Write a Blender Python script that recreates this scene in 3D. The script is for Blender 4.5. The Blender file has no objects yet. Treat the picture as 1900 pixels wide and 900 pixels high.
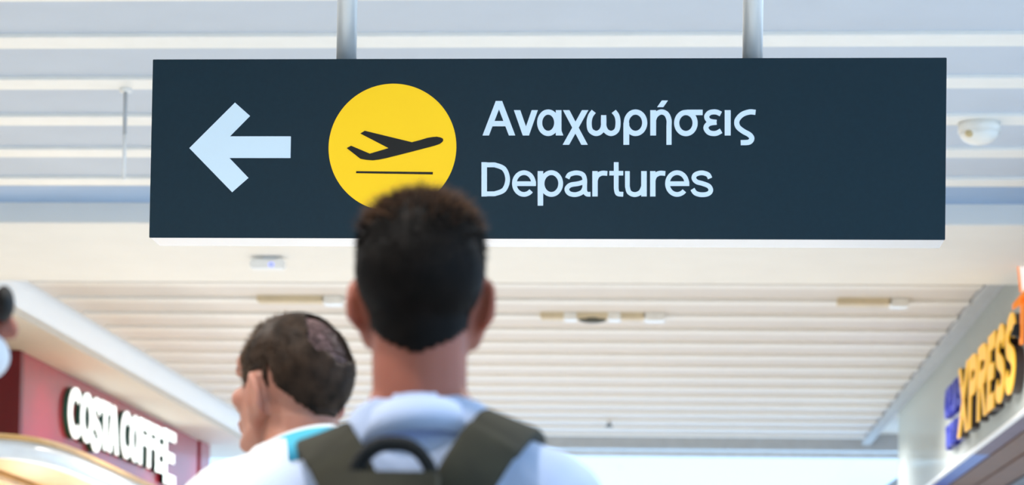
import bpy, bmesh, math, random
from mathutils import Vector, Matrix, Euler, noise
random.seed(7)
R = math.radians
scene = bpy.context.scene
col = scene.collection

def lin(r, g, b):
    def f(c):
        c /= 255.0
        return c / 12.92 if c <= 0.04045 else ((c + 0.055) / 1.055) ** 2.4
    return (f(r), f(g), f(b), 1.0)

# ------------------------------------------------------------------ camera
cam_d = bpy.data.cameras.new('camera')
cam_d.sensor_fit = 'HORIZONTAL'
cam_d.sensor_width = 36.0
cam_d.lens = 36.0 * 4486.0 / 1900.0
cam_d.shift_y = 640.0 / 1900.0
cam_d.clip_start = 0.05
cam_d.dof.use_dof = True
cam_d.dof.focus_distance = 6.45
cam_d.dof.aperture_fstop = cam_d.lens / 19.0
cam_d.dof.aperture_blades = 0
cam = bpy.data.objects.new('camera', cam_d)
col.objects.link(cam)
yaw, pit, rol = R(3.91026), R(2.13848), R(0.87294)
fw = Vector((-math.sin(yaw) * math.cos(pit), math.cos(yaw) * math.cos(pit), math.sin(pit)))
r0 = Vector((math.cos(yaw), math.sin(yaw), 0))
u0 = r0.cross(fw)
rv = math.cos(rol) * r0 + math.sin(rol) * u0
uv = -math.sin(rol) * r0 + math.cos(rol) * u0
cam.matrix_world = Matrix(((rv.x, uv.x, -fw.x, 0), (rv.y, uv.y, -fw.y, 0), (rv.z, uv.z, -fw.z, 1.2), (0, 0, 0, 1)))
scene.camera = cam

# ------------------------------------------------------------------ sky, exposure
world = bpy.data.worlds.new('sky')
scene.world = world
world.use_nodes = True
bg = world.node_tree.nodes['Background']
bg.inputs['Color'].default_value = (0.45, 0.70, 1.0, 1)
bg.inputs['Strength'].default_value = 1.7
vs = scene.view_settings
vs.view_transform = 'Standard'
vs.look = 'None'
vs.exposure = 0.36
vs.gamma = 1.0
vs.use_curve_mapping = False

# spot lights added along the hall to light its floor and ceiling
HALL_SPOTS = [(-3.4, 2.5), (-0.9, 2.5), (-3.4, 6.0), (1.6, 6.0), (-3.2, 9.2), (0.8, 9.2), (-3.6, 15.2), (-1.2, 15.2), (1.2, 15.2),
         (-3.6, 19.9), (-1.2, 19.9), (1.2, 19.9), (-3.6, 24.4), (-1.2, 24.4), (1.2, 24.4)]
SPOT_W = 165.0
SPOT_COL = (1.0, 0.955, 0.905)

# ------------------------------------------------------------------ helpers
def mat(name, c, rough=0.5, metal=0.0, var=0.06, scale=8.0, bump=0.0, bscale=60.0, emit=None, estr=0.0, coat=0.0, spec=0.5, sss=0.0, sheen=0.0):
    m = bpy.data.materials.new(name)
    m.use_nodes = True
    nt = m.node_tree
    b = nt.nodes['Principled BSDF']
    tc = nt.nodes.new('ShaderNodeTexCoord')
    nz = nt.nodes.new('ShaderNodeTexNoise')
    nz.inputs['Scale'].default_value = scale
    nz.inputs['Detail'].default_value = 4
    nt.links.new(tc.outputs['Object'], nz.inputs['Vector'])
    rp = nt.nodes.new('ShaderNodeValToRGB')
    rp.color_ramp.elements[0].position = 0.3
    rp.color_ramp.elements[1].position = 0.7
    rp.color_ramp.elements[0].color = (c[0] * (1 - var), c[1] * (1 - var), c[2] * (1 - var), 1)
    rp.color_ramp.elements[1].color = (min(1, c[0] * (1 + var)), min(1, c[1] * (1 + var)), min(1, c[2] * (1 + var)), 1)
    nt.links.new(nz.outputs['Fac'], rp.inputs['Fac'])
    nt.links.new(rp.outputs['Color'], b.inputs['Base Color'])
    b.inputs['Roughness'].default_value = rough
    b.inputs['Metallic'].default_value = metal
    b.inputs['Specular IOR Level'].default_value = spec
    b.inputs['Coat Weight'].default_value = coat
    b.inputs['Coat Roughness'].default_value = 0.15
    b.inputs['Sheen Weight'].default_value = sheen
    if sss:
        b.inputs['Subsurface Weight'].default_value = sss
        b.inputs['Subsurface Radius'].default_value = (1.0, 0.3, 0.15)
        b.inputs['Subsurface Scale'].default_value = 0.02
    if emit:
        b.inputs['Emission Color'].default_value = emit
        b.inputs['Emission Strength'].default_value = estr
    if bump:
        n2 = nt.nodes.new('ShaderNodeTexNoise')
        n2.inputs['Scale'].default_value = bscale
        nt.links.new(tc.outputs['Object'], n2.inputs['Vector'])
        bp = nt.nodes.new('ShaderNodeBump')
        bp.inputs['Strength'].default_value = bump
        bp.inputs['Distance'].default_value = 0.002
        nt.links.new(n2.outputs['Fac'], bp.inputs['Height'])
        nt.links.new(bp.outputs['Normal'], b.inputs['Normal'])
    return m

M = {}
M['plank'] = mat('white_plank', lin(246, 246, 243), 0.45, var=0.02)
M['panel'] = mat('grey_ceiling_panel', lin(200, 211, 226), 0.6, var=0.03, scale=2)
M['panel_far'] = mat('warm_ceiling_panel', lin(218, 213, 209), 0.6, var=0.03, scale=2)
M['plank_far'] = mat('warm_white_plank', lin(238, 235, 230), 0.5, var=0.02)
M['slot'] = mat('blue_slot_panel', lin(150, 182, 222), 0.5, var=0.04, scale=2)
M['bulk'] = mat('cream_plaster', lin(244, 243, 239), 0.7, var=0.015, scale=3)
M['wall'] = mat('wall_paint', lin(236, 232, 225), 0.7, var=0.02, scale=3)
M['floor'] = mat('polished_stone', lin(224, 221, 214), 0.3, var=0.06, scale=2)
M['groove'] = mat('grey_groove', lin(186, 190, 194), 0.6, var=0.05)
M['sign'] = mat('slate_sign_face', lin(18, 46, 60), 0.45, spec=0.25, var=0.05, scale=90, bump=0.05, bscale=400)
M['sign_side'] = mat('slate_sign_side', lin(40, 48, 54), 0.4)
M['mirror'] = mat('polished_trim', (0.62, 0.60, 0.59, 1), 0.12, metal=1.0, var=0.03)
M['pole'] = mat('brushed_aluminium', (0.86, 0.9, 0.93, 1), 0.4, metal=0.35, var=0.03)
M['letter'] = mat('lit_white_letter', lin(214, 236, 252), 0.5, var=0.01, emit=(0.72, 0.88, 1.0, 1), estr=0.12)
M['yellow'] = mat('lit_yellow_disc', lin(255, 206, 0), 0.5, var=0.03, scale=4, emit=(1.0, 0.62, 0.0, 1), estr=0.22)
M['black'] = mat('black_print', lin(8, 8, 8), 0.6)
M['red'] = mat('gloss_red_fascia', lin(172, 22, 48), 0.4, var=0.05, coat=0.45)
M['red_dark'] = mat('unlit_red_end_and_joint', lin(120, 10, 26), 0.4, var=0.05)  # darker red: unlit end face put into the colour, also real joints
M['white_lit'] = mat('lit_channel_letter', lin(250, 255, 252), 0.4, var=0.01, emit=(0.95, 1.0, 0.98, 1), estr=1.0)
M['letter_side'] = mat('green_letter_return', lin(20, 92, 80), 0.5)
M['lightband'] = mat('lit_cove_band', lin(240, 245, 250), 0.5, var=0.01, emit=(0.86, 0.93, 1.0, 1), estr=0.2)
M['rim'] = mat('pale_blue_rim', lin(222, 234, 246), 0.3, var=0.03, emit=(.78, .9, 1, 1), estr=.08)  # faint emission added to keep the rim pale blue
M['tan'] = mat('tan_veneer', lin(214, 174, 112), 0.45, var=0.12, scale=3)
M['soffit'] = mat('beige_soffit', lin(226, 220, 210), 0.6, var=0.02)
M['xyellow'] = mat('yellow_letter', lin(255, 196, 52), 0.4, var=0.03, emit=lin(255, 190, 40), estr=0.25)
M['blue'] = mat('blue_letter', lin(36, 44, 168), 0.4, var=0.05)
M['orange'] = mat('orange_frame', lin(250, 140, 44), 0.4, emit=lin(250, 140, 44), estr=0.35)  # emission added to brighten the orange frame
M['white_sign'] = mat('bright_white_sign', lin(250, 250, 246), 0.4, emit=(1, 0.97, 0.9, 1), estr=0.4)  # emission added to brighten the white panel
M['white'] = mat('white_acrylic', lin(250, 250, 248), 0.35, var=0.01)
M['brown'] = mat('brown_metal_soffit', lin(108, 78, 58), 0.55, var=0.1, scale=3)
M['purple'] = mat('mauve_strip', lin(104, 92, 116), 0.55, var=0.1)
M['bluestrip'] = mat('blue_strip', lin(40, 66, 176), 0.35, var=0.06)
M['darkbar'] = mat('dark_bar', lin(58, 46, 44), 0.4)
M['dome'] = mat('white_dome', lin(244, 242, 236), 0.25)
M['lens'] = mat('tan_lens', lin(206, 186, 140), 0.3)
M['lamp_tan'] = mat('tan_lamp_housing', lin(216, 200, 168), 0.5)
M['dark'] = mat('dark_lens', lin(60, 62, 50), 0.4)
M['bluedot'] = mat('blue_indicator', lin(120, 130, 250), 0.4, emit=(0.3, 0.35, 1, 1), estr=0.8)
M['awning'] = mat('pale_blue_awning', lin(176, 200, 226), 0.5)
M['glassframe'] = mat('window_frame', lin(226, 232, 236), 0.4)
M['skin'] = mat('skin_tan', lin(168, 98, 78), 0.5, var=0.08, scale=18, sss=0.35)
M['skin2'] = mat('skin_ruddy', lin(184, 128, 108), 0.5, var=0.1, scale=18, sss=0.35)
M['hair1'] = mat('dark_brown_hair', lin(14, 9, 7), 0.55, var=0.5, scale=40, spec=0.12)
M['hair_top'] = mat('backlit_hair_tips', lin(104, 70, 46), 0.5, var=0.4, scale=40, spec=0.3)  # backlight on the top hair put into a lighter brown
M['hair2'] = mat('greying_brown_hair', lin(54, 40, 30), 0.55, var=0.6, scale=40, spec=0.15)
M['hair_grey'] = mat('grey_brown_hair', lin(128, 104, 82), 0.5, var=0.4, scale=40)
M['hair3'] = mat('near_black_hair', lin(28, 20, 20), 0.4, var=0.4, scale=40)
M['shirt1'] = mat('light_blue_cotton', lin(190, 206, 238), 0.85, var=0.04, bump=0.3, bscale=500, sheen=0.2)
M['shirt2'] = mat('white_cotton', lin(240, 242, 244), 0.85, var=0.03, bump=0.3, bscale=500, sheen=0.2)
M['turq'] = mat('turquoise_cotton', lin(86, 196, 224), 0.8, var=0.08)
M['trousers'] = mat('dark_trousers', lin(44, 48, 60), 0.85)
M['shoe'] = mat('brown_shoe', lin(60, 44, 36), 0.5)
M['olive'] = mat('olive_canvas', lin(42, 40, 25), 0.85, var=0.2, scale=30, bump=0.4, bscale=300)
M['webbing'] = mat('black_webbing', lin(14, 16, 18), 0.7)
M['scalp'] = mat('shaded_scalp', lin(146, 114, 112), 0.4, var=0.15, scale=60)  # crown shade and sky sheen put into the mauve colour
M['eye'] = mat('eye_white', lin(235, 232, 226), 0.2)
M['lip'] = mat('lips', lin(180, 124, 108), 0.5)
M['mask'] = mat('white_mask', lin(240, 244, 252), 0.8)

def glass_mat():
    m = bpy.data.materials.new('frosted_green_glass')
    m.use_nodes = True
    nt = m.node_tree
    out = nt.nodes['Material Output']
    nt.nodes.remove(nt.nodes['Principled BSDF'])
    tr = nt.nodes.new('ShaderNodeBsdfTransparent')
    tr.inputs['Color'].default_value = (0.93, 0.97, 0.95, 1)
    df = nt.nodes.new('ShaderNodeBsdfTranslucent')
    df.inputs['Color'].default_value = (0.86, 0.9, 0.88, 1)
    d2 = nt.nodes.new('ShaderNodeBsdfDiffuse')
    d2.inputs['Color'].default_value = (0.86, 0.9, 0.88, 1)
    gl = nt.nodes.new('ShaderNodeBsdfGlossy')
    gl.inputs['Roughness'].default_value = 0.15
    nz = nt.nodes.new('ShaderNodeTexNoise')
    nz.inputs['Scale'].default_value = 3
    rp = nt.nodes.new('ShaderNodeMapRange')
    rp.inputs['To Min'].default_value = 0.6
    rp.inputs['To Max'].default_value = 0.7
    nt.links.new(nz.outputs['Fac'], rp.inputs['Value'])
    a = nt.nodes.new('ShaderNodeMixShader')
    nt.links.new(df.outputs[0], a.inputs[1]); nt.links.new(d2.outputs[0], a.inputs[2])
    b = nt.nodes.new('ShaderNodeMixShader')
    nt.links.new(rp.outputs[0], b.inputs[0])
    nt.links.new(tr.outputs[0], b.inputs[1]); nt.links.new(a.outputs[0], b.inputs[2])
    c = nt.nodes.new('ShaderNodeMixShader')
    c.inputs[0].default_value = 0.08
    nt.links.new(b.outputs[0], c.inputs[1]); nt.links.new(gl.outputs[0], c.inputs[2])
    nt.links.new(c.outputs[0], out.inputs['Surface'])
    return m
M['frost'] = glass_mat()

def clear_glass():
    m = bpy.data.materials.new('clear_window_glass')
    m.use_nodes = True
    nt = m.node_tree
    out = nt.nodes['Material Output']
    nt.nodes.remove(nt.nodes['Principled BSDF'])
    tr = nt.nodes.new('ShaderNodeBsdfTransparent')
    gl = nt.nodes.new('ShaderNodeBsdfGlossy')
    gl.inputs['Roughness'].default_value = 0.02
    c = nt.nodes.new('ShaderNodeMixShader')
    c.inputs[0].default_value = 0.05
    nt.links.new(tr.outputs[0], c.inputs[1]); nt.links.new(gl.outputs[0], c.inputs[2])
    nt.links.new(c.outputs[0], out.inputs['Surface'])
    return m
M['clear'] = clear_glass()

def tag(o, label=None, cat=None, group=None, kind=None):
    if label: o['label'] = label
    if cat: o['category'] = cat
    if group: o['group'] = group
    if kind: o['kind'] = kind
    return o

def link(name, me, m=None, parent=None):
    o = bpy.data.objects.new(name, me)
    if m: me.materials.append(M[m] if isinstance(m, str) else m)
    col.objects.link(o)
    if parent: o.parent = parent
    return o

def obj(name, bm, m, parent=None, smooth=False):
    me = bpy.data.meshes.new(name)
    bm.normal_update()
    bm.to_mesh(me); bm.free()
    if smooth:
        for p in me.polygons: p.use_smooth = True
    return link(name, me, m, parent)

def empty(name, loc, rz=0.0, s=1.0):
    o = bpy.data.objects.new(name, None)
    col.objects.link(o)
    o.location = loc; o.rotation_euler = (0, 0, rz); o.scale = (s, s, s)
    return o

def add_box(bm, x0, x1, y0, y1, z0, z1, bev=0.0):
    r = bmesh.ops.create_cube(bm, size=1.0)
    vs_ = r['verts']
    for v in vs_:
        v.co = Vector((x0 + (v.co.x + .5) * (x1 - x0), y0 + (v.co.y + .5) * (y1 - y0), z0 + (v.co.z + .5) * (z1 - z0)))
    if bev:
        es = list({e for v in vs_ for e in v.link_edges})
        bmesh.ops.bevel(bm, geom=es, offset=bev, segments=2, affect='EDGES')
    return bm

def box(name, m, x0, x1, y0, y1, z0, z1, parent=None, bev=0.0):
    return obj(name, add_box(bmesh.new(), x0, x1, y0, y1, z0, z1, bev), m, parent)

def add_cyl(bm, p0, p1, r0_, r1_=None, seg=24, caps=True):
    p0, p1 = Vector(p0), Vector(p1)
    d = p1 - p0
    mt = Matrix.Translation((p0 + p1) / 2) @ d.to_track_quat('Z', 'Y').to_matrix().to_4x4()
    bmesh.ops.create_cone(bm, cap_ends=caps, segments=seg, radius1=r0_, radius2=r0_ if r1_ is None else r1_, depth=d.length, matrix=mt)
    return bm

def add_ell(bm, c, r, rot=(0, 0, 0), u=24, v=16):
    mt = Matrix.Translation(c) @ Euler(rot).to_matrix().to_4x4() @ Matrix.Diagonal((r[0], r[1], r[2], 1))
    bmesh.ops.create_uvsphere(bm, u_segments=u, v_segments=v, radius=1.0, matrix=mt)
    return bm

def add_caps(bm, pts, rad):
    for i in range(len(pts) - 1):
        add_cyl(bm, pts[i], pts[i + 1], rad[i], rad[i + 1], 18)
    for p, r in zip(pts, rad):
        add_ell(bm, p, (r, r, r), u=18, v=12)
    return bm

def add_prism(bm, pts, fn, d):
    """polygon pts (2D) mapped by fn(u, v, depth) and extruded from depth 0 to d"""
    a = [bm.verts.new(fn(u, v, 0.0)) for u, v in pts]
    b = [bm.verts.new(fn(u, v, d)) for u, v in pts]
    fa = bm.faces.new(a); fb = bm.faces.new(list(reversed(b)))
    n = len(pts)
    for i in range(n):
        bm.faces.new((a[i], b[i], b[(i + 1) % n], a[(i + 1) % n]))
    bmesh.ops.recalc_face_normals(bm, faces=bm.faces[:])
    return bm

def smoothpath(pts, n=8):
    """Catmull-Rom through pts"""
    out = []
    P = [Vector(p) for p in pts]
    for i in range(len(P) - 1):
        p0 = P[max(i - 1, 0)]; p1 = P[i]; p2 = P[i + 1]; p3 = P[min(i + 2, len(P) - 1)]
        for k in range(n):
            t = k / n
            out.append(0.5 * ((2 * p1) + (p2 - p0) * t + (2 * p0 - 5 * p1 + 4 * p2 - p3) * t * t + (3 * p1 - p0 - 3 * p2 + p3) * t ** 3))
    out.append(P[-1])
    return out

def ell(cx, cy, rx, ry, a0=0, a1=360, n=40):
    return [(cx + rx * math.cos(R(a0 + (a1 - a0) * i / n)), cy + ry * math.sin(R(a0 + (a1 - a0) * i / n))) for i in range(n + 1)]
def curve(pts, n=6):
    return [(p.x, p.y) for p in smoothpath([(x, y, 0) for x, y in pts], n)]
def rect(x0, x1, y0, y1): return ('poly', [(x0, y0), (x1, y0), (x1, y1), (x0, y1)])
def diag(xa, ya, xb, yb, w): return ('poly', [(xa - w / 2, ya), (xa + w / 2, ya), (xb + w / 2, yb), (xb - w / 2, yb)])
def stroke(pts): return ('line', pts)

def add_letter(bm, shapes, w, fn, depth):
    """shapes in flat letter coordinates -> solid strokes; fn(u, v, d) places them"""
    fn0 = fn
    for si, (kind, pts) in enumerate(shapes):
        fn = lambda u, v, d, si=si: fn0(u, v, d * (1 + .06 * si))
        if kind == 'poly':
            add_prism(bm, pts, fn, depth)
            continue
        P = [Vector((x, y)) for x, y in pts]
        closed = (P[0] - P[-1]).length < 1e-6
        if closed: P = P[:-1]
        n = len(P)
        rows = []
        for i, p in enumerate(P):
            q0 = P[(i - 1) % n] if (closed or i > 0) else p
            q1 = P[(i + 1) % n] if (closed or i < n - 1) else p
            d0 = (p - q0).normalized() if (p - q0).length > 1e-9 else (q1 - p).normalized()
            d1 = (q1 - p).normalized() if (q1 - p).length > 1e-9 else d0
            t = (d0 + d1).normalized()
            k = 1.0 / max(0.5, t.dot(d1))
            nr = Vector((-t.y, t.x)) * (w / 2) * k
            a, b = p + nr, p - nr
            rows.append([bm.verts.new(fn(a.x, a.y, 0)), bm.verts.new(fn(a.x, a.y, depth)), bm.verts.new(fn(b.x, b.y, depth)), bm.verts.new(fn(b.x, b.y, 0))])
        pr = list(zip(rows, rows[1:])) + ([(rows[-1], rows[0])] if closed else [])
        fs = []
        for a, b in pr:
            for k in range(4): fs.append(bm.faces.new((a[k], b[k], b[(k + 1) % 4], a[(k + 1) % 4])))
        if not closed:
            fs.append(bm.faces.new(rows[0])); fs.append(bm.faces.new(rows[-1][::-1]))
        bmesh.ops.recalc_face_normals(bm, faces=fs)
    return bm

# bold capitals in a box of width W and height H (v upwards), stroke width w
def cap(ch, W, H, w):
    h = w / 2
    if ch == 'O': return [stroke(ell(W / 2, H / 2, W / 2 - h, H / 2 - h))]
    if ch == 'C': return [stroke(ell(W / 2 + .04 * W, H / 2, W / 2 - h, H / 2 - h, 48, 312))]
    if ch == 'S':
        f = lambda x, y: (h + x * (W - w), h + y * (H - w))
        return [stroke(curve([f(.97, .80), f(.78, .96), f(.5, 1), f(.18, .93), f(.03, .76), f(.16, .6), f(.5, .51), f(.84, .41), f(.98, .24), f(.82, .07), f(.5, 0), f(.2, .05), f(.02, .2)]))]
    if ch == 'T': return [rect(0, W, H - w, H), rect(W / 2 - h, W / 2 + h, 0, H)]
    if ch == 'A': return [diag(h, 0, W / 2, H, w), diag(W - h, 0, W / 2, H, w), rect(W * .2, W * .8, H * .22, H * .22 + w * .8)]
    if ch == 'F': return [rect(0, w, 0, H), rect(0, W, H - w, H), rect(0, W * .85, H * .45, H * .45 + w)]
    if ch == 'E': return [rect(0, w, 0, H), rect(0, W, H - w, H), rect(0, W * .88, H / 2 - h, H / 2 + h), rect(0, W, 0, w)]
    if ch == 'X': return [diag(h, 0, W - h, H, w * 1.1), diag(W - h, 0, h, H, w * 1.1)]
    if ch in 'PR':
        bowl = [(h, H - h), (W * .55, H - h)] + ell(W * .55, H * .72, W * .45 - h, H * .28 - h, 90, -90, 14) + [(h, H * .44 + h)]
        r = [rect(0, w, 0, H), stroke(bowl)]
        if ch == 'R': r.append(diag(W - h, 0, W * .5, H * .46, w * 1.1))
        return r
    if ch == 'N': return [rect(0, w, 0, H), rect(W - w, W, 0, H), diag(h, H, W - h, 0, w)]
    if ch == 'W': return [diag(W * .27, 0, h, H, w), diag(W * .27, 0, W / 2, H, w), diag(W * .73, 0, W / 2, H, w), diag(W * .73, 0, W - h, H, w)]
    if ch == 'U': return [stroke([(h, H), (h, H * .35)] + ell(W / 2, H * .3, W / 2 - h, H * .3 - h, 180, 0, 14)[::1] if False else [(h, H)] + [(x, y) for x, y in ell(W / 2, H * .3, W / 2 - h, H * .3 - h, 180, 360, 14)] + [(W - h, H)])]
    return [rect(0, W, 0, H)]

# ------------------------------------------------------------------ the hall
XL, XR = -4.8, 2.12           # edges of the slatted ceiling in view
S = lambda o: tag(o, kind='structure')
S(box('floor', 'floor', -9, 7, -9, 30, -0.1, 0.0))
ceil = S(box('ceiling', 'wall', -7.2, 2.8, -7, 7.6, 4.06, 4.16))
tag(ceil, 'white slatted ceiling with grey panels between pale planks')
box('ceiling_board', 'wall', -7.2, 5.7, 7.6, 29.2, 4.12, 4.2, ceil)

near = [8.36 + 0.757 * i for i in range(8)]            # 8.36 .. 13.66
far = [16.49 + 0.757 * i for i in range(16)]           # 16.49 .. 27.8
def one(name, m, src, ys, parent):
    base = None
    for y in ys:
        if base is None:
            base = src(); base.location.y = y
        else:
            o = base.copy(); col.objects.link(o); o.parent = parent; o.location.y = y
one('ceiling_plank', 'plank', lambda: box('ceiling_plank', 'plank', -7, 2.8, -0.2, 0, 4.0, 4.03, ceil, 0.004), near, ceil)
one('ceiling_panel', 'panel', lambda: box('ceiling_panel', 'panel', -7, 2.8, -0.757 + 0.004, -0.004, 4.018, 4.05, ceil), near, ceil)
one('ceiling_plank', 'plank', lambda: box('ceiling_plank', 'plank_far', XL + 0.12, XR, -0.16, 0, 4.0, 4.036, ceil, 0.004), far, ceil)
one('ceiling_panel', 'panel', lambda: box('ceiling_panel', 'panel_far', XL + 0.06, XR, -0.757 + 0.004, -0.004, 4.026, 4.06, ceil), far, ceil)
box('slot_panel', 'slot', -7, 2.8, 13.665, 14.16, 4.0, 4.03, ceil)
bmz = 3.877
S(box('beam', 'bulk', -7, 5.5, 14.15, 16.28, bmz, 4.14, None, 0.006))
# left bulkhead edge, soffit over the red shop
S(box('trim_1', 'lightband', XL - 0.05, XL, 16.28, 28.6, 3.835, 4.12))
S(box('trim_4', 'soffit', XL - 0.05, XL - 0.004, 16.28, 28.6, 3.775, 3.834))
S(box('soffit', 'soffit', -7, XL - 0.05, 16.28, 28.6, 3.775, 3.84))
# right hand edge: grey reveal beside the glass fascia
S(box('trim_2', 'groove', XR + 0.01, 2.235, 16.28, 28.6, 3.985, 4.12))
# end of the hall: a glazed wall; grey strip above stands for the shadow gap
S(box('trim_3', 'groove', -7, 5, 28.5, 28.66, 3.93, 4.12))
win = S(empty('window_1', (0, 28.8, 0)))
MX = [-7, -3.3, 2.7, 5]
for i, x in enumerate(MX):
    box('mullion', 'glassframe', x - 0.03, x + 0.03, -0.05, 0.05, 0, 3.93, win)
    if i < 3: box('pane', 'clear', x + 0.03, MX[i + 1] - 0.03, -0.01, 0.01, 0.05, 3.86, win)
box('transom', 'glassframe', -7, 5, -0.06, 0.06, 3.86, 3.93, win)
win2 = S(empty('unseen_side_window', (2.75, 0, 0)))  # unseen glazing put close by to side-light the sign and ceiling
for i in range(8):
    y = -7 + i * 2.7
    box('mullion', 'glassframe', -0.05, 0.05, y - 0.04, y + 0.04, 0, 4.03, win2)
    if i < 7: box('pane', 'clear', -0.01, 0.01, y + 0.04, y + 2.66, 0.3, 4.0, win2)
box('sill', 'glassframe', -0.1, 0.1, -7, 11.94, 0.0, 0.3, win2)
S(box('added_back_wall', 'wall', -7.2, 2.8, -7.2, -7.0, 0, 4.12))  # unseen wall, closed full width to cut light from behind
S(box('wall_left', 'wall', -7.2, -7.0, -7, 29, 0, 4.12))
S(box('wall_right', 'wall', 5.5, 5.7, 13.5, 29, 0, 4.12))

# added spots just below the ceiling, without any fitting
for i, (x, y) in enumerate(HALL_SPOTS):
    z = bmz if 14.15 < y < 16.28 else 4.0
    ld = bpy.data.lights.new('hall_spot', 'SPOT')
    ld.energy = SPOT_W; ld.color = SPOT_COL; ld.spot_size = R(150); ld.spot_blend = 0.6; ld.shadow_soft_size = 0.05
    lo = bpy.data.objects.new('hall_spot_beam', ld)
    col.objects.link(lo)
    lo.location = (x, y, z - 0.03)

# spots added under the soffit to brighten the red fascia and canopy
for y in (17.6, 19.8, 22.0, 24.2, 26.2):
    ld = bpy.data.lights.new('soffit_fill', 'SPOT')
    ld.energy = 15.0; ld.color = (1, .97, .94); ld.spot_size = R(160); ld.spot_blend = 0.8; ld.shadow_soft_size = 0.06
    lo = bpy.data.objects.new('soffit_fill_beam', ld)
    col.objects.link(lo); lo.location = (-4.88, y, 3.76)

# ------------------------------------------------------------------ the hanging sign
sx0, sx1, sz0, sz1, sy = -1.3434, 0.6503, 2.2982, 2.7531, 6.0
sign = empty('hanging_sign', ((sx0 + sx1) / 2, sy + 0.06, sz0))
tag(sign, 'dark slate hanging sign with white arrow, yellow aircraft disc and two lines of lettering', 'sign')
sign_inv = Vector(sign.location)
def sp(x, z, d):              # point in front of the sign face, d metres towards the viewer
    return Vector((x, sy - d, z)) - sign_inv
bm = bmesh.new()
add_box(bm, sx0 - sign_inv.x, sx1 - sign_inv.x, 0.004 - 0.06, 0.122 - 0.06, 0.012, sz1 - sz0 - 0.001, 0.003)
obj('housing', bm, 'sign_side', sign)
box('face_panel', 'sign', sx0 - sign_inv.x, sx1 - sign_inv.x, -0.06, -0.056, 0.0, sz1 - sz0, sign, 0.001)
box('bottom_trim', 'mirror', sx0 - sign_inv.x + 0.001, sx1 - sign_inv.x - 0.001, -0.055, 0.062, 0.001, 0.011, sign)
box('back_panel', 'sign', sx0 - sign_inv.x + .002, sx1 - sign_inv.x - .002, 0.0625, 0.066, 0.004, sz1 - sz0 - .004, sign)
for px in (-0.8575, 0.1725):
    bm = bmesh.new()
    add_cyl(bm, (px - sign_inv.x, 0, sz1 - sz0 - 0.002), (px - sign_inv.x, 0, 4.034 - sz0), 0.0258, seg=48)
    po = obj('hanging_pole', bm, 'pole', sign, True)
    bm = bmesh.new()
    add_cyl(bm, (px - sign_inv.x, 0, sz1 - sz0 - 0.001), (px - sign_inv.x, 0, sz1 - sz0 + 0.004), 0.034, seg=48)
    obj('pole_flange', bm, 'sign_side', po)
    bm = bmesh.new()
    add_cyl(bm, (px - sign_inv.x, 0, 4.012 - sz0), (px - sign_inv.x, 0, 4.034 - sz0), 0.06, seg=48)
    obj('ceiling_flange', bm, 'pole', po)
ARROW = [(-1.245, 2.526), (-1.1305, 2.642), (-1.0915, 2.608), (-1.142, 2.556), (-0.9865, 2.556), (-0.9865, 2.501), (-1.142, 2.501), (-1.0925, 2.4505), (-1.1335, 2.414)]
obj('arrow', add_prism(bmesh.new(), ARROW, sp, 0.0015), 'letter', sign)
cx, cz, cr = -0.7285, 2.528, 0.1615
obj('yellow_disc', add_prism(bmesh.new(), [(cx + cr * math.cos(a * math.pi / 64), cz + cr * math.sin(a * math.pi / 64)) for a in range(128)], sp, 0.0015), 'yellow', sign)
PLANE = [(-0.844, 2.526), (-0.833, 2.532), (-0.785, 2.512), (-0.738, 2.526), (-0.81, 2.563), (-0.799, 2.57), (-0.679, 2.541), (-0.66, 2.546), (-0.64, 2.552), (-0.628, 2.554), (-0.617, 2.555), (-0.607, 2.553), (-0.601, 2.55), (-0.6, 2.546), (-0.602, 2.542), (-0.608, 2.537), (-0.622, 2.532), (-0.679, 2.517), (-0.718, 2.507), (-0.746, 2.5), (-0.761, 2.497), (-0.777, 2.495), (-0.793, 2.496), (-0.809, 2.499)]
obj('aircraft_symbol', add_prism(bmesh.new(), PLANE, lambda x, z, d: sp(x, z, d + 0.0014), 0.001), 'black', sign)
obj('runway_line', add_prism(bmesh.new(), [(-0.819, 2.4625), (-0.625, 2.4595), (-0.625, 2.4655), (-0.819, 2.4675)][::1], lambda x, z, d: sp(x, z, d + 0.0014), 0.001), 'black', sign)
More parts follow.
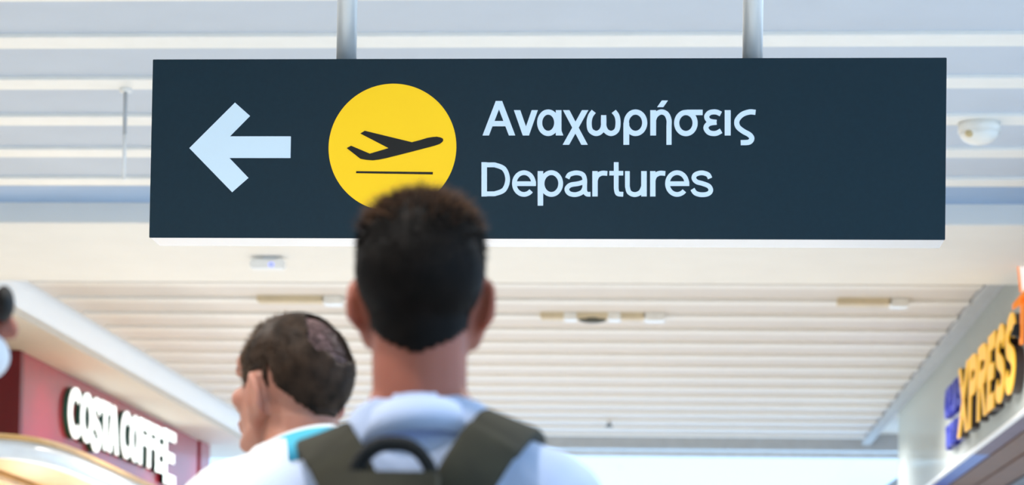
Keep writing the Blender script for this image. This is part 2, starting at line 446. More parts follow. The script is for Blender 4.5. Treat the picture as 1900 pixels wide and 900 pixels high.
# lettering: strokes drawn on a flat grid (x right, y down), placed on the sign face by tx()
LETTERS = [
 (38, [diag(70, 322, 157, 97, 42), diag(243, 322, 157, 97, 42), rect(100, 215, 228, 262)]),
 (38, [diag(276, 157, 334, 322, 42), diag(392, 157, 334, 322, 40)]),
 (38, [stroke(ell(480, 239, 56, 70)), rect(530, 567, 157, 322), ('poly', [(545, 290), (567, 290), (579, 322), (545, 322)])]),
 (38, [diag(598, 157, 718, 383, 42), diag(722, 157, 596, 383, 42)]),
 (38, [stroke(curve([(778, 165), (757, 195), (748, 240), (757, 288), (793, 309), (828, 292), (843, 250), (843, 190)])), stroke(curve([(843, 190), (843, 250), (858, 292), (893, 309), (928, 288), (937, 240), (930, 195), (909, 165)]))]),
 (38, [stroke(ell(1051, 239, 60, 70)), rect(972, 1010, 239, 383)]),
 (38, [rect(1147, 1185, 157, 322), stroke(curve([(1166, 228), (1182, 190), (1217, 169), (1252, 182), (1269, 220), (1269, 260)]) + [(1269, 383)]), diag(1212, 137, 1242, 94, 40)]),
 (38, [stroke(ell(1379, 241, 60, 69)), rect(1385, 1488, 154, 189)]),
 (37, [stroke(curve([(1606, 182), (1575, 169), (1535, 173), (1514, 199), (1532, 228), (1578, 236)])), stroke(curve([(1578, 236), (1530, 244), (1509, 272), (1530, 303), (1572, 309), (1608, 292)]))]),
 (38, [rect(1631, 1670, 157, 322)]),
 (38, [stroke(curve([(1831, 171), (1790, 169), (1742, 187), (1711, 225), (1716, 264), (1750, 294), (1792, 318), (1807, 343), (1788, 366), (1735, 369)]))]),
 (35, [rect(42, 78, 497, 720), stroke([(60, 514), (128, 514)] + curve([(128, 514), (190, 540), (214, 608), (190, 677), (128, 703)]) + [(60, 703)])]),
 (34, [stroke(ell(321, 636, 63, 71, -4, -318)), rect(258, 400, 622, 652)]),
 (35, [rect(411, 447, 555, 780), stroke(ell(501, 636, 61, 71))]),
 (34, [stroke(curve([(605, 602), (621, 577), (665, 566), (705, 577), (719, 608), (719, 650), (720, 685), (733, 704), (757, 706)])), stroke(curve([(719, 622), (680, 636), (625, 646), (602, 672), (618, 700), (660, 708), (702, 692), (719, 662)]))]),
 (35, [rect(769, 804, 555, 720), stroke(curve([(787, 622), (800, 587), (830, 569), (867, 570)]))]),
 (35, [stroke([(925, 497), (925, 670)] + curve([(925, 670), (935, 701), (971, 706)])), rect(880, 971, 554, 583)]),
 (35, [stroke([(998, 555), (998, 655)] + curve([(998, 655), (1010, 693), (1046, 708), (1085, 692), (1105, 650)])), rect(1088, 1124, 555, 720)]),
 (35, [rect(1146, 1181, 555, 720), stroke(curve([(1164, 622), (1177, 587), (1207, 569), (1245, 570)]))]),
 (34, [stroke(ell(1322, 636, 63, 71, -4, -318)), rect(1259, 1401, 622, 652)]),
 (34, [stroke(curve([(1536, 602), (1521, 577), (1480, 566), (1441, 578), (1431, 602), (1450, 625), (1488, 636), (1528, 653), (1541, 681), (1522, 703), (1480, 709), (1441, 698), (1422, 672)]))]),
]
def tx(x, y, d):
    return sp(TXA[0] + TXA[1] * x + TXA[2] * y + TXA[3] * x * y, TZA[0] + TZA[1] * x + TZA[2] * y + TZA[3] * x * y, d)
TXA = [-0.522166, 0.000382931, 6.13526e-06, -9.56285e-10]
TZA = [2.68302, -5.67684e-07, -0.00038726, 1.66339e-09]
for w, shapes in LETTERS:
    obj('letter', add_letter(bmesh.new(), shapes, w * .88, tx, 0.0015), 'letter', sign)

# ------------------------------------------------------------------ red coffee shop on the left
fx = -5.3
shop = empty('shop_fascia', (fx - 0.4, 23.0, 3.13))
tag(shop, 'glossy red shop fascia with glowing white coffee shop lettering', 'shop sign')
def lp(x, y, z): return Vector((x, y, z)) - Vector(shop.location)
def lbox(name, m, x0, x1, y0, y1, z0, z1, bev=0.0):
    l = shop.location
    return box(name, m, x0 - l.x, x1 - l.x, y0 - l.y, y1 - l.y, z0 - l.z, z1 - l.z, shop, bev)
lbox('fascia_board', 'red', fx - 0.7, fx, 19.12, 26.3, 3.10, 3.772)
lbox('end_post', 'red', fx - 0.7, fx + 0.015, 26.42, 26.95, 3.0, 3.772)
lbox('joint', 'red_dark', fx - 0.7, fx - 0.03, 26.3, 26.42, 3.05, 3.772)
lbox('end_board', 'red_dark', fx - 1.5, fx - 0.004, 19.06, 19.118, 3.05, 3.772)  # shade on the end face put into its darker red
lbox('edge_strip', 'red_dark', fx - 0.02, fx + 0.008, 19.055, 19.16, 3.05, 3.772)
COST = [("C",20.419,20.90,3.222,3.665),("O",20.87,21.30,3.225,3.668),("S",21.24,21.62,3.175,3.668),("T",21.58,21.96,3.225,3.668),("A",21.91,22.29,3.225,3.668),("C",22.40,22.83,3.225,3.676),("O",22.80,23.19,3.225,3.676),("F",23.19,23.53,3.225,3.676),("F",23.57,23.92,3.225,3.676),("E",23.95,24.28,3.225,3.676),("E",24.34,24.86,3.14,3.69)]
for ch, a, b, c, d in COST:
    # letters face +x; near letters at the left
    sh = cap(ch, b - a, d - c, 0.098)
    lo_ = obj('letter', add_letter(bmesh.new(), sh, 0.098, lambda u, v, w, a=a, c=c: lp(fx + 0.05 + w, a + u, c + v), 0.012), 'white_lit', shop)
    obj('letter_return', add_letter(bmesh.new(), sh, 0.104, lambda u, v, w, a=a, c=c: lp(fx + w, a + u, c + v), 0.05), 'letter_side', lo_)

# curved canopy below it
can = empty('curved_canopy', (-5.6, 21.5, 2.7))
tag(can, 'curved tan shop canopy with a pale blue rim under the red fascia', 'canopy')
out = smoothpath([(-6.9, 17.3, 0), (-6.0, 17.3, 0), (-5.4, 17.33, 0), (-4.99, 17.46, 0), (-4.82, 17.68, 0), (-4.74, 18.1, 0), (-4.735, 18.8, 0), (-4.77, 19.56, 0), (-4.82, 20.7, 0), (-4.87, 21.85, 0), (-4.93, 23.5, 0), (-5.02, 25.0, 0), (-5.2, 26.0, 0), (-5.6, 26.35, 0), (-6.9, 26.4, 0)], 6)
def rimband(off, t, z0, z1, name, m):
    bm = bmesh.new()
    n = len(out)
    rows = []
    for i, p in enumerate(out):
        d = (out[min(i + 1, n - 1)] - out[max(i - 1, 0)]).normalized()
        nr = Vector((d.y, -d.x, 0))
        rows.append([bm.verts.new(Vector((p.x + nr.x * o, p.y + nr.y * o, z)) - Vector(can.location)) for o, z in ((off, z0), (off, z1), (off - t, z1), (off - t, z0))])
    for a, b in zip(rows, rows[1:]):
        for k in range(4):
            bm.faces.new((a[k], b[k], b[(k + 1) % 4], a[(k + 1) % 4]))
    bm.faces.new(rows[0]); bm.faces.new(rows[-1][::-1])
    bmesh.ops.recalc_face_normals(bm, faces=bm.faces[:])
    return obj(name, bm, m, can, True)
rimband(0.0, 0.1, 2.765, 2.90, 'rim', 'rim')
rimband(0.02, 0.14, 2.901, 2.94, 'top_cornice', 'tan')
bm = bmesh.new()
add_prism(bm, [(p.x - can.location.x - (.11 if p.x > -6.8 else 0), p.y - can.location.y + (.11 if p.y < 18 else -.11 if p.y > 25.9 else 0)) for p in out], lambda u, v, d: Vector((u, v, 0.075 + d)), 0.15)
obj('deck', bm, 'tan', can)
rimband(-0.62, 0.12, 2.70, 2.775, 'inner_rim', 'tan')

# warm point lights added below the canopy to light its tan underside
for y in (18.6, 21.0, 23.4):
    ld = bpy.data.lights.new('canopy_fill', 'POINT')
    ld.energy = 30.0; ld.color = (1, .9, .76); ld.shadow_soft_size = 0.08
    lo = bpy.data.objects.new('canopy_fill_glow', ld)
    col.objects.link(lo); lo.location = (-5.7, y, 1.7)

# ------------------------------------------------------------------ glass sign on the right
gx = 2.25
gs = empty('glass_fascia', (gx, 20.0, 3.0))
tag(gs, 'frosted glass fascia with thick yellow letters and two rows of blue letters', 'shop sign')
def gp(x, y, z): return Vector((x, y, z)) - Vector(gs.location)
box('glass_sheet', 'frost', -0.01, 0.01, -4.28, 4.9, 0.0, 0.965, gs)
box('top_rail', 'groove', -0.03, 0.03, -4.28, 4.9, 0.966, 0.984, gs)
box('bottom_rail', 'white', -0.015, 0.02, -4.28, 4.9, -0.02, -0.001, gs)
XP = [("X", 18.95, 18.33), ("P", 18.27, 17.80), ("R", 17.74, 17.23), ("E", 17.17, 16.80), ("S", 16.75, 16.30), ("S", 16.26, 15.80)]
for ch, a, b in XP:
    sh = cap(ch, a - b, 0.53, 0.11)
    lt = obj('letter', add_letter(bmesh.new(), sh, 0.11, lambda u, v, w, a=a: gp(gx - 0.075 - w, a - u - (v - .26) * .10, 3.115 + v), 0.012), 'xyellow', gs)
    obj('letter_return', add_letter(bmesh.new(), sh, 0.10, lambda u, v, w, a=a: gp(gx - 0.012 - w, a - u - (v - .26) * .10, 3.115 + v), 0.062), 'darkbar', lt)
for word, a, b, c, d in (("CRUNS", 20.15, 18.98, 3.38, 3.63), ("NEWS", 20.0, 19.0, 3.12, 3.31)):
    n = len(word); w0 = (a - b) / n
    for i, ch in enumerate(word):
        obj('letter', add_letter(bmesh.new(), cap(ch, w0 * .9, d - c, 0.06), 0.06, lambda u, v, w, a=a - w0 * i, c=c: gp(gx - 0.012 - w, a - u, c + v), 0.05), 'blue', gs)
# soffit of the right-hand shop, in long strips
rs = empty('shop_soffit', (3.0, 20.0, 2.9))
tag(rs, 'brown metal soffit with blue edge strip under the glass fascia', 'soffit')
def rb(name, m, x0, x1, z0, z1, y0=12.5, y1=23.2):
    box(name, m, x0 - 3.0, x1 - 3.0, y0 - 20, y1 - 20, z0 - 2.9, z1 - 2.9, rs)
rb('edge_strip', 'purple', 2.275, 2.41, 2.985, 3.03, 12.5, 18.9)
rb('edge_strip', 'bluestrip', 2.275, 2.41, 2.985, 3.03, 18.9, 23.2)
rb('soffit_strip', 'brown', 2.415, 2.62, 2.97, 3.0)
rb('soffit_strip', 'brown', 2.625, 2.86, 2.95, 2.98)
rb('soffit_bar', 'darkbar', 2.865, 3.0, 2.93, 2.99)
rb('soffit_strip', 'brown', 3.005, 3.4, 2.95, 2.98)
rb('soffit_strip', 'white', 3.405, 3.7, 2.95, 2.98)
rb('soffit_strip', 'purple', 3.705, 5.4, 2.95, 2.98)
rb('end_panel', 'brown', 2.385, 5.4, 2.6, 2.94, 23.1, 23.2)
# projecting orange and white sign at the right edge
bs = empty('projecting_sign', (2.26, 15.6, 3.36))
tag(bs, 'orange framed white projecting sign at the near end of the glass fascia', 'sign')
def bp_(u, v, d): return Vector((u - 2.3, -d, v - 3.38))
obj('white_panel', add_prism(bmesh.new(), [(2.19, 3.935), (2.212, 3.74), (2.6, 3.80), (2.6, 3.935)], bp_, 0.03), 'white_sign', bs)
obj('orange_bar', add_prism(bmesh.new(), [(2.186, 3.94), (2.192, 3.94), (2.215, 3.74), (2.205, 3.735)], bp_, 0.04), 'orange', bs)
obj('orange_bar', add_prism(bmesh.new(), [(2.16, 3.62), (2.16, 3.66), (2.24, 3.76), (2.6, 3.80), (2.6, 3.72), (2.26, 3.69)], bp_, 0.04), 'orange', bs)
obj('orange_bar', add_prism(bmesh.new(), [(2.207, 3.40), (2.228, 3.40), (2.238, 3.70), (2.212, 3.70)], bp_, 0.04), 'orange', bs)
obj('grey_panel', add_prism(bmesh.new(), [(2.232, 3.40), (2.6, 3.40), (2.6, 3.69), (2.24, 3.68)], bp_, 0.02), 'purple', bs)
obj('shadow_patch', add_prism(bmesh.new(), [(2.15, 3.46), (2.205, 3.44), (2.205, 3.53), (2.17, 3.53)], bp_, 0.04), 'black', bs)  # black piece standing for a dark shadow beside the frame

# pale awning beyond the glass
aw = empty('pale_awning', (2.9, 26.5, 3.3))
tag(aw, 'pale blue awning far behind the frosted glass fascia', 'awning')
obj('awning_cloth', add_prism(bmesh.new(), [(-0.72, 0.0), (-0.36, 0.26), (0.4, 0.34), (0.4, -0.2), (-0.72, -0.2)], lambda u, v, d: Vector((u, d, v)), 0.8), 'awning', aw)
box('wall_bracket', 'glassframe', 0.4, 0.7, 0.2, 0.6, -0.15, 0.2, aw)

# ------------------------------------------------------------------ ceiling fittings
def lamp(x, y, label, wl=0.5, dark=True):
    e = empty('ceiling_lamp', (x, y, 4.0))
    tag(e, label, 'lamp', 'long recessed ceiling lamps')
    box('housing', 'lamp_tan', -wl, wl, -0.07, 0.07, -0.02, 0.033, e, 0.006)
    box('end_cap', 'dome', wl * .9, wl + 0.12, -0.08, 0.08, -0.035, 0.033, e, 0.01)
    if dark:
        bm = add_ell(bmesh.new(), (-0.02, 0, -0.02), (0.11, 0.07, 0.03)); obj('lens', bm, 'dark', e, True)
        for s_ in (-1, 1): box('reflector', 'dome', -0.02 + s_ * 0.17 - .05, -0.02 + s_ * 0.17 + .05, -0.08, 0.08, -0.03, 0.03, e, 0.008)
lamp(-0.66, 18.62, 'tan ceiling lamp with dark centre lens between the far planks', 0.42)
lamp(-2.9, 17.86, 'tan ceiling lamp with white end above the balding man', 0.26, False)
lamp(1.35, 17.86, 'tan ceiling lamp nearest the frosted glass fascia', 0.2, False)
dc = empty('dome_fitting', (1.475, 12.1, 3.95))
tag(dc, 'white dome fitting on the ceiling planks beside the hanging sign', 'ceiling fitting')
bm = bmesh.new(); add_cyl(bm, (0, 0, 0.0), (0, 0, 0.05), 0.105, seg=40); obj('collar', bm, 'dome', dc, True)
bm = add_ell(bmesh.new(), (0, 0, 0), (0.098, 0.098, 0.058), u=32, v=20); obj('dome', bm, 'dome', dc, True)
bm = add_ell(bmesh.new(), (-0.048, -0.055, -0.012), (0.03, 0.03, 0.022), u=20, v=12); obj('lens', bm, 'lens', dc, True)
hr = empty('hanging_rod', (-2.675, 11.37, 3.56))
tag(hr, 'thin grey and white rod hanging from the ceiling beside the hanging sign', 'rod')
bm = bmesh.new(); add_cyl(bm, (0, 0, 0.22), (0, 0, 0.44), 0.010, seg=16); obj('upper_tube', bm, 'groove', hr, True)
bm = bmesh.new(); add_cyl(bm, (0, 0, 0.0), (0, 0, 0.22), 0.009, seg=16); obj('lower_tube', bm, 'white', hr, True)
bm = bmesh.new(); add_cyl(bm, (0, 0, 0.425), (0, 0, 0.44), 0.03, seg=24); obj('mount', bm, 'white', hr, True)
sb = empty('sensor_box', (-2.65, 15.3, 3.80))
tag(sb, 'small white sensor box with a blue light under the cream beam', 'sensor')
box('case', 'white', -0.11, 0.11, -0.05, 0.06, 0.0, 0.06, sb, 0.01)
box('mount', 'glassframe', -0.03, 0.05, -0.02, 0.03, 0.06, 0.077, sb)
bm = add_ell(bmesh.new(), (0.03, -0.05, 0.02), (0.018, 0.01, 0.014)); obj('indicator', bm, 'bluedot', sb, True)
spk = empty('sprinkler', (-0.76, 26.2, 3.94))
tag(spk, 'small dark sprinkler on the ceiling near the far window', 'sprinkler')
bm = bmesh.new(); add_cyl(bm, (0, 0, 0.02), (0, 0, 0.06), 0.02, seg=16); obj('stem', bm, 'groove', spk)
bm = bmesh.new(); add_cyl(bm, (0, 0, 0.0), (0, 0, 0.02), 0.05, 0.03, seg=20); obj('deflector', bm, 'dark', spk)

# ------------------------------------------------------------------ people
def fuse(bm, voxel, it):
    me = bpy.data.meshes.new('tmp'); bm.to_mesh(me); bm.free()
    o = bpy.data.objects.new('tmp', me); col.objects.link(o)
    md = o.modifiers.new('r', 'REMESH'); md.mode = 'VOXEL'; md.voxel_size = voxel; md.use_smooth_shade = True
    ms = o.modifiers.new('s', 'SMOOTH'); ms.factor = 0.5; ms.iterations = it
    dg = bpy.context.evaluated_depsgraph_get()
    res = bpy.data.meshes.new_from_object(o.evaluated_get(dg))
    bpy.data.objects.remove(o); bpy.data.meshes.remove(me)
    return res

def body_mesh():
    """standing adult facing +y, 1.80 m to the top of the skull"""
    bm = bmesh.new()
    E = lambda c, r, rot=(0, 0, 0): add_ell(bm, c, r, rot)
    K = lambda pts, rad: add_caps(bm, pts, rad)
    # skull, face
    E((0, -.012, 1.702), (.0745, .095, .094)); E((0, -.042, 1.70), (.0715, .066, .078)); E((0, -.02, 1.728), (.072, .078, .066))
    E((0, .03, 1.650), (.060, .066, .082)); E((0, .055, 1.605), (.042, .04, .032)); E((0, .078, 1.590), (.022, .018, .018))
    E((0, .066, 1.725), (.055, .03, .03)); K([(-.03, .088, 1.712), (.03, .088, 1.712)], [.011, .011])
    K([(0, .094, 1.70), (0, .118, 1.660)], [.010, .014]); E((-.013, .103, 1.655), (.010, .011, .009)); E((.013, .103, 1.655), (.010, .011, .009))
    K([(-.018, .096, 1.628), (.018, .096, 1.628)], [.010, .010]); K([(-.016, .094, 1.617), (.016, .094, 1.617)], [.009, .009])
    E((-.042, .065, 1.665), (.022, .022, .02)); E((.042, .065, 1.665), (.022, .022, .02))
    K([(-.052, .01, 1.622), (-.03, .07, 1.592)], [.016, .014]); K([(.052, .01, 1.622), (.03, .07, 1.592)], [.016, .014])
    for s in (-1, 1):     # ears: rim plus lobe, standing off the head
        E((s * .080, -.004, 1.662), (.008, .018, .030), (R(-8), 0, s * R(-25))); E((s * .073, .002, 1.662), (.010, .014, .028)); E((s * .064, .004, 1.64), (.016, .022, .034))
        ring = [(s * (.082 + .009 * math.sin(a) - .004 * (a > 2.6)), -.006 - .020 * math.sin(a - .4), 1.665 + .031 * math.cos(a)) for a in [k * math.pi / 6 for k in range(0, 8)]]
        K(ring, [.0065] * len(ring))
        E((s * .074, .002, 1.633), (.007, .009, .012))
    # neck, shoulders, trunk
    K([(0, -.028, 1.65), (0, -.030, 1.50), (0, -.03, 1.42)], [.060, .062, .075])
    for s in (-1, 1):
        K([(s * .02, -.035, 1.535), (s * .075, -.042, 1.468), (s * .150, -.035, 1.424)], [.040, .050, .062])
        K([(s * .09, -.02, 1.40), (s * .160, -.03, 1.405)], [.085, .070])
        K([(s * .172, -.03, 1.395), (s * .228, -.035, 1.12), (s * .245, .05, .875)], [.062, .046, .030])
        E((s * .25, .075, .80), (.018, .042, .05), (R(20), 0, 0))
        for k, (dy, L) in enumerate(((.040, .075), (.015, .085), (-.01, .08), (-.033, .062))):
            K([(s * .25, .085 + dy * .8, .775), (s * .247, .09 + dy, .775 - L * .55), (s * .236, .092 + dy, .775 - L)], [.0095, .009, .008])
        K([(s * .245, .11, .83), (s * .235, .135, .79), (s * .228, .14, .765)], [.011, .0105, .009])
        K([(s * .095, 0, .92), (s * .10, .01, .50), (s * .10, -.02, .09)], [.088, .062, .042])
        E((s * .10, -.03, .045), (.04, .045, .045)); K([(s * .10, 0, .05), (s * .11, .13, .03)], [.042, .032])
    E((0, -.015, 1.30), (.168, .115, .19)); E((0, -.05, 1.41), (.135, .080, .11)); E((0, -.005, 1.09), (.152, .105, .19)); E((0, -.01, .94), (.17, .118, .13))
    return fuse(bm, 0.0055, 5)

BODY = body_mesh()
from mathutils.bvhtree import BVHTree
_bm = bmesh.new(); _bm.from_mesh(BODY); _tree = BVHTree.FromBMesh(_bm); _bm.free()
def surf(x, z):
    h = _tree.ray_cast(Vector((x, .4, z)), Vector((0, -1, 0)))
    return h[0].y if h[0] else .09

def ss(a, b, x):
    t = max(0.0, min(1.0, (x - a) / (b - a)))
    return t * t * (3 - 2 * t)

def garment(name, keep, off, m, parent, solid=0.003):
    bm = bmesh.new(); bm.from_mesh(BODY)
    bmesh.ops.delete(bm, geom=[f for f in bm.faces if not keep(f.calc_center_median())], context='FACES')
    bm.normal_update()
    # only the largest island
    mv = [(v, v.co + v.normal * off(v.co)) for v in bm.verts]
    for v, c in mv: v.co = c
    bmesh.ops.smooth_vert(bm, verts=bm.verts[:], factor=0.5, use_axis_x=True, use_axis_y=True, use_axis_z=True)
    o = obj(name, bm, m, parent, True)
    if solid:
        sd = o.modifiers.new('thickness', 'SOLIDIFY'); sd.thickness = solid; sd.offset = 1 if False else -1
    return o

HL = [0.0]
def hairline(y):
    # lowest hair height over the skull as a function of depth (y), back to front
    if y < -.045: return 1.594 + HL[0]
    if y < -.015: return 1.594 + HL[0] + (y + .045) / .03 * (.112 - HL[0])
    if y < .035: return 1.706 - .03 * ss(-.015, .02, y) + .0
    return 1.676 + ss(.035, .085, y) * .085
def is_ear(c): return abs(c.x) > .0775 and c.z < 1.702 and -.045 < c.y < .03
def in_hair(c):
    return c.z > hairline(c.y) + (.05 * (c.x / .07) ** 2 if c.y < -.03 else 0) and not is_ear(c) and c.z > 1.585

def strands(cap_obj, n, lmin, lmax, width, m, parent, flow, dens=None):
    me = cap_obj.data
    tris = [p for p in me.polygons]
    bm = bmesh.new()
    cnt = 0
    while cnt < n:
        p = random.choice(tris)
        c = p.center
        if dens and random.random() > dens(c): 
            cnt += 1; continue
        nrm = p.normal
        d = (nrm * random.uniform(.35, .8) + flow(c) + Vector((random.uniform(-.3, .3), random.uniform(-.3, .3), random.uniform(-.3, .3)))).normalized()
        t = ss(1.66, 1.78, c.z)
        L = (lmin + (lmax - lmin) * t) * random.uniform(.6, 1.2)
        sd = d.cross(nrm)
        if sd.length < 1e-4: continue
        sd.normalize(); up = sd.cross(d)
        w = width * random.uniform(.7, 1.3)
        b = c - nrm * 0.002
        v = [bm.verts.new(b + sd * w), bm.verts.new(b - sd * w * .5 + up * w * .8), bm.verts.new(b - sd * w * .5 - up * w * .8), bm.verts.new(b + d * L + Vector((0, 0, -.15 * L)))]
        bm.faces.new((v[0], v[1], v[3])); bm.faces.new((v[1], v[2], v[3])); bm.faces.new((v[2], v[0], v[3]))
        cnt += 1
    o = obj('hair_strands', bm, m, parent)
    o['kind'] = 'stuff'
    return o

def wr(c, a=.004, s=9.0):
    return a * noise.noise(c * s)

def face_bits(root, brow):
    for s in (-1, 1):
        ye = surf(s * .031, 1.690)
        bm = add_ell(bmesh.new(), (s * .031, ye - .004, 1.690), (.011, .006, .006)); e = obj('eye', bm, 'eye', root, True)
        bm = add_ell(bmesh.new(), (s * .031, ye + .0012, 1.690), (.0045, .0015, .0045)); obj('iris', bm, 'dark', e, True)
        bm = add_caps(bmesh.new(), [(s * bx, surf(s * bx, bz), bz) for bx, bz in ((.014, 1.716), (.032, 1.720), (.046, 1.714))], [.0025, .003, .002]); obj('eyebrow', bm, brow, root, True)
    bm = add_caps(bmesh.new(), [(bx, surf(bx, 1.622) - .002, 1.622) for bx in (-.018, -.008, .0, .008, .018)], [.002, .0045, .005, .0045, .002]); obj('lips', bm, 'lip', root, True)

def collar_ring(name, m, root, zb, zf, h, rx, ry, cy, flare, a0=0, a1=360, thick=.004, dz=0.0):
    bm = bmesh.new()
    n = 48
    rows = []
    full = (a1 - a0) >= 360
    for i in range(n + (0 if full else 1)):
        a = R(a0 + (a1 - a0) * i / n)
        x, y = math.cos(a), math.sin(a)
        z = zb + (zf - zb) * (y + 1) / 2 + dz
        rows.append([bm.verts.new((x * (rx + f + t), cy + y * (ry + f + t), z + q)) for f, q, t in ((flare, -h, 0), (0, 0, 0), (0, 0, thick), (flare, -h, thick))])
    pr = list(zip(rows, rows[1:] + rows[:1])) if full else list(zip(rows, rows[1:]))
    for a, b in pr:
        for k in range(4): bm.faces.new((a[k], b[k], b[(k + 1) % 4], a[(k + 1) % 4]))
    bmesh.ops.recalc_face_normals(bm, faces=bm.faces[:])
    return obj(name, bm, m, root, True)

def posture(co, drop, tilt, lift, squash):
    w = ss(1.60, 1.50, co.z) * ss(.85, 1.25, co.z)
    z = co.z + w * (tilt * co.x - drop * ss(.045, .12, abs(co.x))) + lift * ss(1.64, 1.57, co.z) * ss(.85, 1.3, co.z) * (1 - ss(1.50, 1.56, co.z) * ss(-.02, .025, co.y))
    return Vector((co.x * (1 - squash * w) if co.x < 0 else co.x, co.y, z))
def pose(root, drop=0.0, tilt=0.0, lift=0.0, squash=0.0):
    for ch in root.children:
        if ch.name.split('.')[0] in ('body', 'shirt', 'collar', 'collar_band'):
            for v in ch.data.vertices: v.co = posture(v.co, drop, tilt, lift, squash)
P1 = (.025, .08, 0.0, .07)

def person(loc, rz, s, label, skin, hairm, shirtm, hair_off=(.004, .016), bald=None, sleeve=1.12):
    root = empty('person', loc, rz, s)
    tag(root, label, 'person')
    body = link('body', BODY.copy(), skin, root)
    arm = lambda c: abs(c.x) > .185
    garment('shirt', lambda c: .93 < c.z < 1.542 - .35 * (c.y + .09) * (1 if c.y > -.09 else 0) and not (abs(c.x) > .195 and c.z < sleeve),
            lambda c: .011 + .008 * ss(1.44, 1.2, c.z) + wr(c, .005, 11), shirtm, root)
    garment('trousers', lambda c: .10 < c.z < .97 and abs(c.x) < .195, lambda c: .008 + wr(c, .003), 'trousers', root)
    garment('shoes', lambda c: c.z < .095, lambda c: .008, 'shoe', root)
    hk = (lambda c: in_hair(c) and not (bald and bald(c))) 
    cap = garment('hair', hk, lambda c: hair_off[0] + (hair_off[1] - hair_off[0]) * ss(0, .11, c.z - hairline(c.y)), hairm, root, 0.002)
    return root, body, cap

# the young man in front
m1, b1, cap1 = person((-0.331, 3.07, 0), R(2), 1.006, 'person seen from behind with short dark hair, light blue shirt and olive rucksack straps', 'skin', 'hair1', 'shirt1', (.003, .012))
strands(cap1, 5000, .010, .024, .0007, 'hair_top', m1, lambda c: Vector((.5 * c.x / .07, .1, .25)), lambda c: ss(1.745, 1.79, c.z))  # lighter top strands stand for light through the hair
strands(cap1, 9000, .004, .014, .0009, 'hair1', m1, lambda c: Vector((0, .25 * ss(1.72, 1.8, c.z), -.9 * (1 - ss(1.70, 1.80, c.z)))))
face_bits(m1, 'hair1')
collar_ring('collar', 'shirt1', m1, 1.537, 1.49, .045, .067, .075, -.036, .022)
pose(m1, *P1)

# the balding man
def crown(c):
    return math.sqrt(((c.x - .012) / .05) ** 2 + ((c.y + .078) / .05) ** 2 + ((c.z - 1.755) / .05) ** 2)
HL[0] = .035
def bald2(c):
    # bare crown with a ragged edge
    return crown(c) < 0.95 + .15 * noise.noise(c * 40)
m2, b2, cap2 = person((-0.618, 3.80, 0), R(50), 0.984, 'balding person turned to the left in a white shirt with turquoise collar band', 'skin2', 'hair2', 'shirt2', (.003, .009), bald2)
strands(cap2, 6000, .006, .012, .0008, 'hair2', m2, lambda c: Vector((0, -.4, -.8)))
strands(cap2, 4500, .007, .014, .0008, 'hair_grey', m2, lambda c: Vector((0, -.3, .1)), lambda c: ss(-.01, .05, c.y))
thin = garment('shaded_crown', lambda c: crown(c) < 1.25, lambda c: .0015, 'scalp', m2, 0)  # sheet over the crown carrying its painted shade
strands(thin, 3600, .010, .016, .0004, 'hair2', m2, lambda c: Vector((0, -.6, -.6)))
face_bits(m2, 'hair2')
collar_ring('collar', 'shirt2', m2, 1.565, 1.50, .055, .072, .078, -.025, .02)
collar_ring('collar_band', 'turq', m2, 1.560, 1.495, .046, .076, .082, -.025, .019, 195, 330)
pose(m2, 0.0, 0.0, .052, 0.0)

HL[0] = 0.0
# the person cut off by the left edge
m3, b3, cap3 = person((-0.984, 3.05, 0), R(-70), 0.99, 'dark haired person cut off by the left edge of the picture', 'skin', 'hair3', 'shirt2', (.004, .02))
strands(cap3, 4000, .010, .020, .0010, 'hair3', m3, lambda c: Vector((0, .2, -.8)))
face_bits(m3, 'hair3')
bm = add_ell(bmesh.new(), (0, .064, 1.624), (.056, .056, .040)); obj('face_mask', bm, 'mask', m3, True)
gl = bmesh.new()
for s in (-1, 1): add_ell(gl, (s * .032, .108, 1.690), (.028, .014, .024))
add_cyl(gl, (-.012, .108, 1.694), (.012, .108, 1.694), .003, seg=10)
for s in (-1, 1): add_cyl(gl, (s * .058, .095, 1.695), (s * .084, -.005, 1.695), .003, seg=10)
obj('sunglasses', gl, 'black', m3, True)

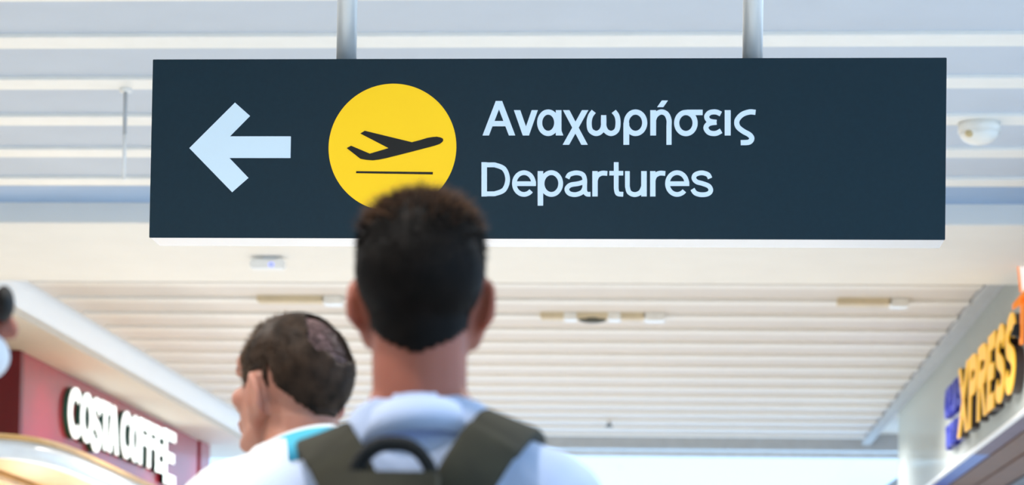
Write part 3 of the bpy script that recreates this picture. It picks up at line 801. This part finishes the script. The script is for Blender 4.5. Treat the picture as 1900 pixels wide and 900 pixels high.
# ------------------------------------------------------------------ rucksack
pk = empty('rucksack', (-0.36, 3.07, 0), R(2))
tag(pk, 'olive canvas rucksack with black grab loop on the young man in front', 'rucksack')
bm = bmesh.new()
add_box(bm, -.15, .15, -.33, -.165, .98, 1.438, .045)
for v in bm.verts:
    v.co.x = v.co.x * (1 - .34 * ss(1.2, 1.42, v.co.z))
obj('pack_body', bm, 'olive', pk, True)
bm = bmesh.new(); add_box(bm, -.115, .115, -.385, -.332, 1.0, 1.22, .022); fp = obj('front_pocket', bm, 'olive', pk, True)
box('zip', 'webbing', -.10, .10, -.389, -.384, 1.185, 1.192, fp)
def ribbon(name, pts, w, t, m, parent, wdir):
    bm = bmesh.new()
    P = smoothpath(pts, 8)
    if name == 'shoulder_strap':
        P = [Vector((p.x, p.y, posture(Vector((p.x - .03, p.y, p.z)), .022, .08, 0, 0).z if p.z < 1.5 else p.z - .022 + .08 * (p.x - .03))) for p in P]
    rows = []
    for i, p in enumerate(P):
        d = (P[min(i + 1, len(P) - 1)] - P[max(i - 1, 0)]).normalized()
        wd = Vector(wdir(i / (len(P) - 1))).normalized()
        wd = (wd - d * wd.dot(d)).normalized()
        nn = d.cross(wd).normalized()
        rows.append([bm.verts.new(p + wd * a * w / 2 + nn * b * t / 2) for a, b in ((-1, -.6), (-.85, -1), (.85, -1), (1, -.6), (1, .6), (.85, 1), (-.85, 1), (-1, .6))])
    for a, b in zip(rows, rows[1:]):
        for k in range(8): bm.faces.new((a[k], b[k], b[(k + 1) % 8], a[(k + 1) % 8]))
    bm.faces.new(rows[0]); bm.faces.new(rows[-1][::-1])
    bmesh.ops.recalc_face_normals(bm, faces=bm.faces[:])
    return obj(name, bm, m, parent, True)
for s in (-1, 1):
    o_ = .03
    x = lambda v: s * v + o_
    ribbon('shoulder_strap', [(x(.055), -.20, 1.40), (x(.075), -.185, 1.450), (x(.100), -.135, 1.504), (x(.118), -.055, 1.530), (x(.125), .035, 1.508), (x(.125), .095, 1.42), (x(.125), .13, 1.30), (x(.15), .10, 1.15), (x(.185), 0, 1.06), (x(.16), -.12, 1.02), (x(.13), -.18, 1.0)], .072, .016, 'olive', pk, lambda t: (1, .35 * s * (1 if t < .4 else 0), -.35 * s if t < .45 else 0))
ribbon('grab_loop', [(-.032, -.215, 1.405), (-.030, -.217, 1.445), (-.011, -.22, 1.470), (.014, -.22, 1.476), (.039, -.22, 1.470), (.058, -.217, 1.445), (.060, -.215, 1.405)], .03, .016, 'webbing', pk, lambda t: (0, 1, 0))
